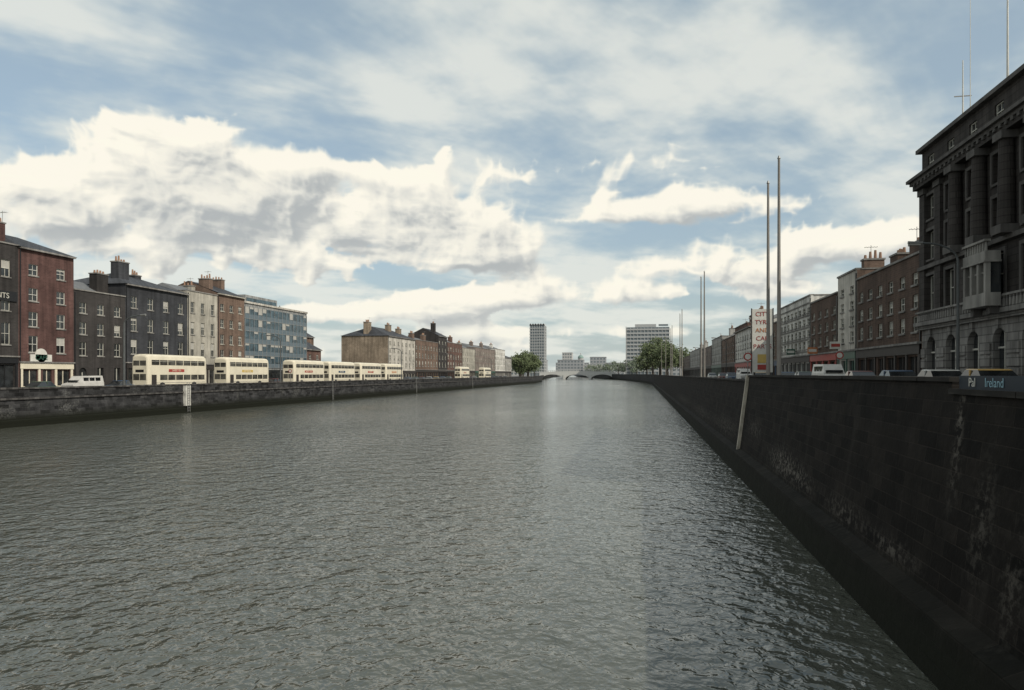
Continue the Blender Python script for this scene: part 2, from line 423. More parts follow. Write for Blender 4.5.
def bank_wall(name,pts,zg,zt,mat):
    T=Thing(name,(pts[0][0],pts[0][1],0))
    for (x0,y0),(x1,y1) in zip(pts,pts[1:]):
        for part,m_,za,zb,w in (('masonry',mat,-1.5,zt,.25),('coping',M_coping,zt+.001,zt+.15,.32)):
            vs=[(x0-w,y0,za),(x0+w,y0,za),(x1+w,y1,za),(x1-w,y1,za),(x0-w,y0,zb),(x0+w,y0,zb),(x1+w,y1,zb),(x1-w,y1,zb)]
            T.mesh(part,m_,vs,[(0,3,2,1),(4,5,6,7),(0,1,5,4),(1,2,6,5),(2,3,7,6),(3,0,4,7)])
    T.done()
bank_wall('quay_wall',[(5.9,316)]+bankR[2:],ZR,4.7,Q_left)
bank_wall('quay_wall',[(-58.4,372)]+bankL[2:],ZL,3.8,Q_left)
T=Thing('quay_wall',(-58.3,150,0))
profile_wall(T,'masonry',Q_left,[(-57.7,-1.5),(-57.8,.6),(-58.0,.7),(-58.15,2.55),(-58.15,3.55),(-58.6,3.55),(-58.6,-1.5)],-60,372)
T.box('string_course',M_coping,-58.148,-57.98,-60,372,2.56,2.74)
y=-60
while y<372:
    L=min(random.uniform(1.1,2.0),372-y); T.box('coping',M_coping,-58.65,-58.05+random.uniform(-.02,.02),y+.01,y+L-.01,3.552,3.72+random.uniform(-.015,.015)); y+=L
T.box('ladder_recess',plain('limewash',(.45,.44,.40,1),.8,var=.3),-58.1,-57.70,78.5,79.5,.9,3.5)
for y in (79.0,121,170,230):
    for o in (-.22,.22): T.cyl('iron_ladders',M_steel,(-57.6,y+o,.1),(-57.72,y+o,3.9),.03)
    for k in range(11): T.cyl('iron_ladders',M_steel,(-57.62,y-.22,.3+k*.32),(-57.62,y+.22,.3+k*.32),.02,n=6)
T.done()

# ------------------------------------------------------------------ left bank buildings
XL=-70
T=building('brick_pub',1,XL,50,66.1,ZL,19.6,11,W_black,cols=5,nfl=3,gh=4.6,roof='parapet',chims=[(14.7,4,2.6,1.3,3.2,4)],shop=M_black)
T.text('fascia_lettering',M_frame,'LOUNGE BAR',.8,(XL+.2,61,ZL+3.75),(R(90),0,R(90)))
T.box('upper_sign',M_black,XL+.01,XL+.16,58,65.8,13.2,14.3)
T.text('upper_sign_lettering',M_frame,'MERCHANTS',.85,(XL+.18,62.3,13.75),(R(90),0,R(90)))
T.done()
T=building('maroon_brick_house',1,XL,66.1,73.8,ZL,19.6,11,W_maroon,cols=2,nfl=4,gh=4.0,ww=1.25,roof='hip',rh=2.2,chims=[(.5,3.5,1.0,1.2,2.9,3)],shop=M_cream,wh=.6,frame=M_white)
T.box('hanging_sign_board',M_white,XL+.17,XL+.3,67.4,70.3,6.4,7.3)
T.cyl('hanging_sign_board',M_white,(XL+.17,68.85,7.2),(XL+.3,68.85,7.2),.8,n=24)
T.text('sign_lettering',M_green,'CAFE',.75,(XL+.33,68.85,6.9),(R(90),0,R(90)))
T.done()
building('dark_terraced_house',1,XL,73.8,82.5,ZL,15.6,11,W_black,cols=3,nfl=3,gh=3.9,roof='parapet',chims=[(7.6,3.2,1.2,2.0,3.0,4)],ground='plain').done()
building('dark_brick_house',1,XL,82.5,95.6,ZL,17.5,12,W_navy,cols=4,nfl=3,gh=4.2,ww=1.15,roof='hip',rh=2.2,chims=[(3.0,3.4,1.3,2.0,3.4,4),(9.0,6,1.2,1.3,2.4,3)],shop=M_dark).done()
building('cream_house',1,XL,95.6,103.3,ZL,18.1,11,W_creamr,cols=3,nfl=3,gh=4.2,ww=.95,roof='parapet',rh=2,chims=[(7,5,2.0,1.0,1.6,3)],shop=M_dark).done()
building('brown_brick_house',1,XL,103.3,111.2,ZL,18.6,11,W_brick,cols=3,nfl=4,gh=3.8,ww=1.0,roof='gable',rh=2.2,chims=[(.6,2.6,2.0,1.0,2.4,4),(7.4,5,2.2,1.0,3.2,4)],shop=M_green,trim=W_creamr).done()
T=Thing('glass_office_block',(XL,123,ZL))
y0,y1,zt=111.2,134.6,17.8
T.box('structure',W_office,XL-13,XL-.12,y0,y1,ZL,zt)
nf=5; fh=(zt-.5-(ZL+3.4))/nf
T.box('ground_floor_glazing',G_dark,XL-.118,XL-.05,y0+.3,y1-.3,ZL+.2,ZL+3.0)
M_spandrel=plain('blue_spandrel_panel',(.10,.13,.15,1),.35)
M_mull=plain('anodised_mullion',(.22,.23,.23,1),.5)
for i in range(nf):
    z=ZL+3.4+fh*i
    T.box('spandrel_panels',M_spandrel,XL-.118,XL-.02,y0+.25,y1-.25,z,z+fh*.34)
    T.box('window_bands',G_blue,XL-.118,XL-.05,y0+.25,y1-.25,z+fh*.34+.002,z+fh-.08)
    T.box('floor_lines',M_mull,XL-.118,XL+.02,y0+.2,y1-.2,z-.07,z-.003)
for k in range(17):
    y=y0+.25+(y1-y0-.5)*k/16
    T.box('mullions',M_mull,XL-.019,XL+.05,y-.025,y+.025,ZL+3.3,zt-.5)
    if k<16:
        for i in range(nf):
            if random.random()<.3:
                z=ZL+3.4+fh*i; top=z+fh-.1; hh=fh*.55*random.choice((.3,.6,1))
                T.box('office_blinds',M_curtain,XL-.049,XL-.04,y+.06,y+1.35,top-hh,top)
T.box('roof_edge',W_pale,XL-.3,XL+.1,y0-.05,y1+.05,zt+.002,zt+.35)
T.box('penthouse',W_office,XL-11,XL-3,y0+5,y1-7,zt+.01,zt+2.1)
T.box('penthouse_glazing',G_blue,XL-2.998,XL-2.93,y0+5.4,y1-7.4,zt+.4,zt+1.6)
for k in range(5): T.cyl('roof_vents',M_steel,(XL-4,y0+2+k*4.3,zt),(XL-4,y0+2+k*4.3,zt+1.4),.12)
T.done()
building('low_brick_house',1,XL-4,134.6,149,ZL,10.6,8,W_brick2,cols=4,nfl=2,gh=3.4,roof='gable',rh=2.2,chims=[(7,4,1,1.4,2.8,3)],shop=M_dark).done()
building('brown_warehouse',1,XL-14,137,165,ZL,14.5,8,W_brick,cols=6,nfl=3,gh=3.4,roof='gable',rh=2.4,chims=[(9,4,1,1.4,2.6,3)],shop=M_dark,endcols=2).done()
building('tan_stone_house',1,XL,181.7,204.9,ZL,15.8,14,W_pale,cols=7,nfl=4,gh=3.6,ww=1.1,roof='hip',rh=3.0,chims=[(2,7,1.4,2.4,3.9,4),(13,5,1.2,2.2,3.8,4),(19,4,1.2,2.2,3.0,4)],endwall=W_tan,shop=M_dark).done()
building('brown_brick_terrace',1,XL,204.9,229.5,ZL,15.8,12,W_brick,cols=8,nfl=3,ww=1.2,roof='parapet',rh=2,chims=[(8,4,1.2,2.4,2.4,4),(20,4,1.2,2.4,2.4,4)],shop=M_dark).done()
building('tall_dark_gabled_house',1,XL,229.5,240.7,ZL,18.4,11,W_black,cols=3,nfl=4,ww=1.1,roof='gable',rh=2.8,chims=[(2,2.4,1.4,1.6,4.4,3)],shop=M_dark).done()
building('red_brick_terrace',1,XL,240.7,262,ZL,16.6,12,W_brick2,cols=6,nfl=3,ww=1.4,roof='parapet',rh=2.4,chims=[(6,4,1.2,2.6,2.6,4),(18,4,1.2,2.6,2.8,4)],shop=M_dark).done()
building('cream_terrace',1,XL,262,283.3,ZL,15.4,12,W_creamr,cols=6,nfl=3,ww=1.3,roof='parapet',rh=2.4,chims=[(10,4,1.2,2.6,2.4,4)],shop=M_dark).done()
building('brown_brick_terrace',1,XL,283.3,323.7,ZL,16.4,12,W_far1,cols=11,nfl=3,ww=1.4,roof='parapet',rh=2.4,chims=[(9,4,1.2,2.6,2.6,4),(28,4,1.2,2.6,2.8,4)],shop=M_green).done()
building('white_hotel',1,XL,323.7,348,ZL,17.2,12,W_white,cols=7,nfl=4,ww=1.4,roof='parapet',rh=2.4,chims=[(9,4,1.2,2.6,2.4,4)],shop=M_dark).done()
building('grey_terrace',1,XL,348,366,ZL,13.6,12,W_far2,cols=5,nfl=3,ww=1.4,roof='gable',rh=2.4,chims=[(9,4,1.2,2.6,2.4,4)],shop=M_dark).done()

# ------------------------------------------------------------------ right bank buildings
XR=19
T=Thing('grand_stone_office',(XR,40,ZR)); y0,y1=22.0,51.6; L=y1-y0
W_r1=wall_mat('soot_blackened_stone',(.055,.049,.045,1),(.9,.4),mortar=.6)
W_r1b=wall_mat('grey_granite_ashlar',(.24,.23,.215,1),(1.1,.45),mortar=.5)
W_r1c=wall_mat('weathered_cornice_stone',(.10,.094,.088,1))
P=lambda s,z,t:(XR-t,y0+s,z)
nb=10; bw=L/nb
gops=[(bw*k+.75,bw*(k+1)-.75,ZR+.9,ZR+3.7,True) for k in range(nb)]
facade(T,'ground_storey',W_r1b,P,0,L,ZR,8.5,gops,rev=.35)
for g in gops:
    T.poly('window_glass',G_dark,[P(g[0],g[2],-.35),P(g[1],g[2],-.35),P(g[1],g[3],-.35),P(g[0],g[3],-.35)])
    pbox(T,'window_frames',M_frame,P,(g[0]+g[1])/2-.04,(g[0]+g[1])/2+.04,g[2],g[3]-.05,-.34,-.27)
    pbox(T,'window_frames',M_frame,P,g[0],g[1],g[2]+1.7,g[2]+1.8,-.34,-.28)
    pbox(T,'keystones',W_r1b,P,(g[0]+g[1])/2-.18,(g[0]+g[1])/2+.18,g[3]-.03,g[3]+.55,.004,.14)
for z in (4.3,5.0,5.7,6.4):
    for k in range(nb+1):
        c=bw*k; pbox(T,'rusticated_piers',W_r1b,P,max(0,c-.62),min(L,c+.62),z-.28,z+.3,.004,.09)
pbox(T,'first_floor_cornice',W_r1b,P,-.1,L+.1,8.0,8.25,.004,.28)
pbox(T,'first_floor_cornice',W_r1b,P,-.2,L+.2,8.252,8.5,.004,.5)
for k in range(int(L/.33)):
    T.cyl('balusters',W_r1b,(XR-.33,y0+.2+k*.33,8.5),(XR-.33,y0+.2+k*.33,9.1),.09,.07,6,False)
pbox(T,'balustrade_rail',W_r1b,P,0,L,9.1,9.22,.2,.45)
ops=[]
for k in range(nb):
    a,b=bw*k+.85,bw*(k+1)-.85
    ops+=[(a,b,9.3,11.6),(a,b,12.7,14.6),(a,b,15.4,17.0)]
facade(T,'upper_walls',W_r1,P,0,L,8.5,18.0,ops,rev=.3)
for o in ops:
    window(T,P,*o,frame=M_dark if random.random()<.4 else M_frame,rev=.3,sill=W_r1c,curtain=random.random()<.25)
    pbox(T,'architraves',W_r1c,P,o[0]-.18,o[0]-.004,o[2],o[3]+.2,.004,.09)
    pbox(T,'architraves',W_r1c,P,o[1]+.004,o[1]+.18,o[2],o[3]+.2,.004,.09)
    pbox(T,'architraves',W_r1c,P,o[0]-.004,o[1]+.004,o[3]+.004,o[3]+.2,.004,.09)
pbox(T,'second_floor_band',W_r1c,P,-.05,L+.05,12.05,12.3,.004,.3)
for k in range(nb+1):
    s=min(max(bw*k,.45),L-.45)
    if s<24.5:
        T.cyl('giant_columns',W_r1,(XR-.35,y0+s,12.75),(XR-.35,y0+s,17.2),.42,.34,16)
        pbox(T,'column_bases',W_r1c,P,s-.5,s+.5,12.302,12.75,.004,.85)
        pbox(T,'column_capitals',W_r1c,P,s-.48,s+.48,17.2,17.6,.004,.8)
    else:
        pbox(T,'pilasters',W_r1,P,s-.42,s+.42,9.25,17.198,.01,.2)
        pbox(T,'column_capitals',W_r1c,P,s-.5,s+.5,17.2,17.6,.004,.3)
pbox(T,'entablature',W_r1,P,0,L,17.602,18.0,.004,.6)
pbox(T,'main_cornice',W_r1c,P,-.3,L+.3,18.002,18.2,-.3,.7)
pbox(T,'main_cornice',W_r1c,P,-.4,L+.4,18.202,18.4,-.3,.9)
for k in range(int(L/.6)): pbox(T,'dentils',W_r1c,P,.2+k*.6,.45+k*.6,17.82,18.0,.602,.7)
aops=[(bw*k+1.0,bw*(k+1)-1.0,18.75,19.7) for k in range(nb)]
facade(T,'attic_wall',W_r1,P,0,L,18.4,20.2,aops)
for o in aops: window(T,P,*o,frame=M_dark,curtain=False)
pbox(T,'attic_cornice',W_r1c,P,-.2,L+.2,20.202,20.45,-.4,.35)
s0,s1=39.95-y0,42.5-y0
for (za,zb) in ((8.6,9.3),(11.0,11.5)): pbox(T,'bay_window_stone',W_bay,P,s0,s1,za,zb,.51,1.25)
pbox(T,'bay_window_stone',W_bay,P,s0-.08,s1+.08,10.9,10.998,.51,1.33)
pbox(T,'bay_corbels',W_r1c,P,s0+.2,s0+.55,8.2,8.598,.51,.95); pbox(T,'bay_corbels',W_r1c,P,s1-.55,s1-.2,8.2,8.598,.51,.95)
for q in range(4):
    c=s0+(s1-s0-.22)*q/3; pbox(T,'bay_window_stone',W_bay,P,c,c+.22,9.302,10.898,1.0,1.24)
pbox(T,'bay_window_glass',G_dark,P,s0+.05,s1-.05,9.302,10.898,.5,.99)
pbox(T,'bay_transom',W_bay,P,s0+.23,s1-.23,10.35,10.45,.992,1.1)
for q in range(9):
    c=y0+s0+.15+(s1-s0-.3)*q/8; T.cyl('bay_balusters',W_bay,(XR-1.15,c,11.5),(XR-1.15,c,12.0),.07,.06,6,False)
pbox(T,'bay_window_stone',W_bay,P,s0-.02,s1+.02,12.0,12.12,1.0,1.3)
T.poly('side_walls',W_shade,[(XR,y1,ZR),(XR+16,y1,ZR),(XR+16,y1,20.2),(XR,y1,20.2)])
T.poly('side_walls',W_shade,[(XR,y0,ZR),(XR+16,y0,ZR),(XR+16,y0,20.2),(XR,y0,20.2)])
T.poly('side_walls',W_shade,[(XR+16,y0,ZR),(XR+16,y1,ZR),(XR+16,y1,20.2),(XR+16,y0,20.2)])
T.poly('roof',M_lead,[(XR,y0,20.15),(XR+16,y0,20.15),(XR+16,y1,20.15),(XR,y1,20.15)])
T.box('roof_plant_room',W_r1,XR+2.5,XR+9,34,42,20.16,22.6)
for (x,y,h,r) in ((XR+1.0,47.9,4.7,.06),(XR+1.0,46.9,10,.03),(XR+1,42.5,8.0,.07)):
    T.cyl('roof_masts',M_white if r>.05 else M_steel,(x,y,20.2),(x,y,20.2+h),r,r*.5,8)
T.box('roof_masts_arms',M_steel,XR+.5,XR+1.5,47.88,47.92,22.6,22.66)
T.done()

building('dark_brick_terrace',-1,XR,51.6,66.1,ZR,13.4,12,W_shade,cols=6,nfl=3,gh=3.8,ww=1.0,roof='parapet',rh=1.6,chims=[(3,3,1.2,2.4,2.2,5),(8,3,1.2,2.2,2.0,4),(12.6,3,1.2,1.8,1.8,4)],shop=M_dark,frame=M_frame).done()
building('pale_rendered_house',-1,XR,66.1,72.2,ZR,14.4,12,W_pale,cols=2,nfl=4,gh=3.8,ww=1.1,roof='parapet',rh=1.4,chims=[(5.5,3,1.8,.9,1.6,4)],shop=M_green,endwall=W_brick).done()
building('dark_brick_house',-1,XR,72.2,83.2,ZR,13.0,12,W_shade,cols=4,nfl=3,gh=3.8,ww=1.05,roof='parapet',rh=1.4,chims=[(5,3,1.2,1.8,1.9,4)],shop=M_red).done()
building('grey_office_building',-1,XR,83.2,101,ZR,14.0,14,W_white,cols=8,nfl=4,gh=3.8,ww=1.4,roof='flat',shop=M_dark,bands=True).done()
building('brown_brick_house',-1,XR,101,112,ZR,12.4,12,W_brick,cols=4,nfl=3,gh=3.6,ww=1.1,roof='parapet',rh=1.8,chims=[(5,3,1.2,1.8,1.9,4)],shop=M_blue).done()
building('white_gabled_building',-1,16.9,112,131,ZR,12.6,14,W_white,cols=7,nfl=3,gh=3.6,ww=1.2,roof='gable',rh=2.2,chims=[(9,3,1.2,1.8,3.0,4)],shop=M_red).done()
T=Thing('advertising_hoarding',(13.9,84,ZR))
T.box('panel',M_white,12.7,15.0,84.0,84.15,5.2,12.6)
T.box('frame_edges',M_dark,12.6,12.698,83.95,84.2,5.1,12.7); T.box('frame_edges',M_dark,15.002,15.1,83.95,84.2,5.1,12.7)
T.box('logo_patch',M_yellow,13.3,14.4,83.94,83.995,6.3,7.3); T.box('logo_patch_lower',M_red,13.3,14.4,83.94,83.995,5.5,6.1)
for i,(t,mm) in enumerate((('CITY',M_red),('TYRE',M_red),('AND',M_orange),('CAR',M_red),('PARTS',M_red))):
    T.text('lettering',mm,t,.72,(13.85,83.98,12.0-i*.95),(R(90),0,0))
for x in (13.0,14.7): T.box('posts',M_dark,x-.1,x+.1,84.2,84.4,ZR,12.4)
T.done()
building('brick_terrace',-1,XR,131,148.2,ZR,14.4,12,W_brick2,cols=6,nfl=3,roof='parapet',chims=[(5,3,1.2,2.4,2.4,5),(13,3,1.2,2.2,2.2,4)],shop=M_dark).done()
building('brown_brick_terrace',-1,XR,148.2,172,ZR,13.0,12,W_brick,cols=8,nfl=3,roof='parapet',chims=[(5,3,1.2,2.4,2.4,5),(15,3,1.2,2.2,2.2,4)],shop=M_dark).done()
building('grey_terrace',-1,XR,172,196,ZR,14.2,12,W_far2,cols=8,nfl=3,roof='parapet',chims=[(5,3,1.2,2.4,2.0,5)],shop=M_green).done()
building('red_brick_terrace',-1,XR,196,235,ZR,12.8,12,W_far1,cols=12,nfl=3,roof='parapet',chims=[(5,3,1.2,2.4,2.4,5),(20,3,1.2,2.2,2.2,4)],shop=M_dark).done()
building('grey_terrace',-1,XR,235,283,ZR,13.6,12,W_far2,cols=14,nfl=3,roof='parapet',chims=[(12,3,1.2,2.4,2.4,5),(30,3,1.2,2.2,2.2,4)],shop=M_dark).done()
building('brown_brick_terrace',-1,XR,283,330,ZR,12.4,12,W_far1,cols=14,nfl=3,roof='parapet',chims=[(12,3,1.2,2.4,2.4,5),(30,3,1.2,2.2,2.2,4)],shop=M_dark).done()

# ------------------------------------------------------------------ distant towers & skyline
T=Thing('office_tower',(-104.7,693,ZL))
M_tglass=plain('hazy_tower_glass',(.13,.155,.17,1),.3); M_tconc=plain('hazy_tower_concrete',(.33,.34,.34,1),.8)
w=7.2; cx,cy=-104.7,693
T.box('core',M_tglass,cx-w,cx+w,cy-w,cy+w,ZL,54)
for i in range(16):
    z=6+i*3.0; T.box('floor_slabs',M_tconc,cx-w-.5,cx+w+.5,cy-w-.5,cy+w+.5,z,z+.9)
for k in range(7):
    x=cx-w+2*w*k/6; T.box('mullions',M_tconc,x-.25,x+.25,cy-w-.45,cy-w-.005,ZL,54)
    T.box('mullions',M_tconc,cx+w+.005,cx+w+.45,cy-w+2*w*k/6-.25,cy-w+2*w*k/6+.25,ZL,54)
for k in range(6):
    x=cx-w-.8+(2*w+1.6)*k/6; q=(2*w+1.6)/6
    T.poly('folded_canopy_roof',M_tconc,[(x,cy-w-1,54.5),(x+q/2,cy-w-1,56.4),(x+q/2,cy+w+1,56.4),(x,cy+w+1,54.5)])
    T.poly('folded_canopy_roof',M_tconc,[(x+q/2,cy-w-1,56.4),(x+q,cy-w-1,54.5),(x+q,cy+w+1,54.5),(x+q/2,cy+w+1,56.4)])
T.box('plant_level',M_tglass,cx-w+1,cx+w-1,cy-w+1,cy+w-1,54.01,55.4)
T.done()
T=Thing('office_block',(4,612,ZR))
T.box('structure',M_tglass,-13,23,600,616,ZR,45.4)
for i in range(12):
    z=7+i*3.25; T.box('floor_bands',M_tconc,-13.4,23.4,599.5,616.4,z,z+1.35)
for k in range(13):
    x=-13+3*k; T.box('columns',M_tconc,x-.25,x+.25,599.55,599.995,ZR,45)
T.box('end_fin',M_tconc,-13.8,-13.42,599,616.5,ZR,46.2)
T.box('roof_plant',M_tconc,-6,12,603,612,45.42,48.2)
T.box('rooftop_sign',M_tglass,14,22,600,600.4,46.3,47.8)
T.done()
def block(name,x,y,w,d,h,zg,mat,nf,nc):
    T=Thing(name,(x,y,zg)); T.box('walls',mat,x-w/2,x+w/2,y-d/2,y+d/2,zg,zg+h)
    fh=h/nf
    for i in range(nf):
        for c in range(nc):
            cx=x-w/2+w*(c+.5)/nc; cw=w/nc*.28; z=zg+fh*i+fh*.3
            T.box('windows',M_tglass,cx-cw,cx+cw,y-d/2-.1,y-d/2-.005,z,z+fh*.45)
    T.box('parapet',mat,x-w/2-.3,x+w/2+.3,y-d/2-.3,y+d/2+.3,zg+h+.01,zg+h+.8)
    return T
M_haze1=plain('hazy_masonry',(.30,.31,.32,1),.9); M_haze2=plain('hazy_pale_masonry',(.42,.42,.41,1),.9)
for (x,y,w,h,mt) in ((-118,760,26,17,M_haze1),(-150,820,30,22,M_haze2),(-92,900,34,20,M_haze1),(-62,880,22,13,M_haze2),(-60,960,22,25,M_haze1),
                    (-35,900,24,16,M_haze1),(-10,860,22,14,M_haze2),(20,800,30,17,M_haze1),(-105,980,14,32,M_haze2),(-170,900,30,22,M_haze1),(40,700,30,16,M_haze1),
                    (-125,1250,60,22,M_haze1),(-50,1250,70,20,M_haze1)):
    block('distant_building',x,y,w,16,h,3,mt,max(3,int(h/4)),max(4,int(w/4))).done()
T=block('domed_public_building',-88,1000,20,16,15,3,M_haze2,3,6)
T.cyl('drum',M_haze2,(-88,1000,18),(-88,1000,28),4,4,20)
M_cop=plain('hazy_copper',(.2,.28,.26,1),.8)
for i in range(6):
    a0=i*math.pi/12;a1=(i+1)*math.pi/12
    T.cyl('dome',M_cop,(-88,1000,28+5*math.sin(a0)),(-88,1000,28+5*math.sin(a1)),4.4*math.cos(a0),4.4*math.cos(a1)+.01,20,False)
T.cyl('lantern',M_haze2,(-88,1000,33),(-88,1000,36),.8,.4)
T.done()

T=Thing('stone_arch_bridge',(-60,640,0))
Mb=plain('pale_bridge_granite',(.46,.46,.44,1),.85)  # pale granite, its base colour also carries the distance haze
bx0,bx1=-94,-24; yb0,yb1=632,650
arch=[(-92,-72),(-70,-48),(-46,-26)]
def deck(x): return 6.4+1.4*(1-((x+59)/36)**2)
for (a,b) in arch:
    k=18
    for q in range(k):
        t0=math.pi*q/k;t1=math.pi*(q+1)/k; c=(a+b)/2;r=(b-a)/2
        xa,xb_=c-r*math.cos(t0),c-r*math.cos(t1); za,zb=.2+4.4*math.sin(t0),.2+4.4*math.sin(t1)
        for y in (yb0,yb1): T.poly('spandrels',Mb,[(xa,y,za),(xb_,y,zb),(xb_,y,deck(xb_)),(xa,y,deck(xa))])
        T.poly('vaults',Mb,[(xa,yb0,za),(xb_,yb0,zb),(xb_,yb1,zb),(xa,yb1,za)])
for (a,b) in ((-94,-92),(-72,-70),(-48,-46),(-26,-24)):
    T.box('piers',Mb,a,b,yb0-.6,yb1+.6,-1.5,4.2); T.box('piers',Mb,a,b,yb0,yb1,4.21,deck((a+b)/2))
N_=35
for i in range(N_):
    xa=bx0+(bx1-bx0)*i/N_; xb_=bx0+(bx1-bx0)*(i+1)/N_
    T.poly('deck',Mb,[(xa,yb0,deck(xa)+.02),(xb_,yb0,deck(xb_)+.02),(xb_,yb1,deck(xb_)+.02),(xa,yb1,deck(xa)+.02)])
    T.box('balustrade',Mb,xa,xa+.5,yb0-.1,yb0+.3,deck(xa),deck(xa)+1.0)
    T.box('balustrade',Mb,xa,xb_,yb0-.15,yb0+.35,deck(xa)+1.01,deck(xa)+1.25)
    if i%7==3: T.cyl('lamp_standards',M_haze1,(xa,yb0,deck(xa)),(xa,yb0,deck(xa)+5),.15,.1,6)
T.done()

# ------------------------------------------------------------------ trees
def leaf_mat(name,c):
    m,nt,b=new_mat(name); n=noise(nt,pos(nt),.7,3,.6)
    lk(nt,ramp(nt,n,[(.3,mul(c,.45)),(.7,mul(c,1.6))]),b.inputs['Base Color']); b.inputs['Roughness'].default_value=.8; return m
M_leaf=leaf_mat('leaves',(.065,.085,.035,1)); M_leaf2=leaf_mat('hazy_leaves',(.10,.125,.085,1)); M_bark=plain('bark',(.07,.06,.05,1),.95)  # far leaves are paler and greyer, haze painted into the colour
def tree(x,y,z,h,w,mat=M_leaf,nc=38,nl=46):
    T=Thing('plane_tree',(x,y,z)); rd=random.Random(int(x*13+y))
    T.cyl('trunk',M_bark,(x,y,z-.2),(x,y,z+h*.4),.035*h,.022*h,8)
    cs=[]
    for i in range(nc):
        while True:
            p=Vector((rd.uniform(-1,1),rd.uniform(-1,1),rd.uniform(-1,1)))
            if .25<p.length<1: break
        c=Vector((x+p.x*w/2,y+p.y*w/2,z+h*.60+p.z*h*.36)); cs.append(c)
        if i%5==0: T.cyl('limbs',M_bark,(x,y,z+h*rd.uniform(.28,.4)),tuple(c),.012*h,.004*h,6)
    v,f,_=T.part('crown',mat)
    for c in cs:
        rr=rd.uniform(.09,.17)*w
        for j in range(nl):
            d=Vector((rd.gauss(0,1),rd.gauss(0,1),rd.gauss(0,.8)))*rr*.6
            p=c+d; s=rd.uniform(.022,.045)*w
            a=Vector((rd.uniform(-1,1),rd.uniform(-1,1),rd.uniform(-1,1))).normalized(); bb=a.orthogonal().normalized()
            n=len(v); v.extend([tuple(p-a*s),tuple(p+bb*s*.8),tuple(p+a*s),tuple(p-bb*s*.8)]); f.append((n,n+1,n+2,n+3))
    T.done()
for (x,y,h,w) in ((-66,374,14,12),(-64,386,15,13),(-66,398,16,14),(-72,415,16,14),(-72,432,16,13),(-80,450,15,13),(-86,480,15,13)): tree(x,y,ZL,h,w)
for (x,y,h,w) in ((12,336,16,13),(9,352,20,15),(13,368,18,14),(6,392,20,15),(3,425,16,14),(20,345,15,13)): tree(x,y,ZR,h,w)
for (x,y,h,w) in ((-22,650,15,15),(-10,600,14,14),(-4,560,14,14),(-34,730,14,15),(-46,760,13,15),(-58,800,13,16),(-14,640,15,15),(-100,640,13,12)): tree(x,y,3,h,w,M_leaf2,26,30)

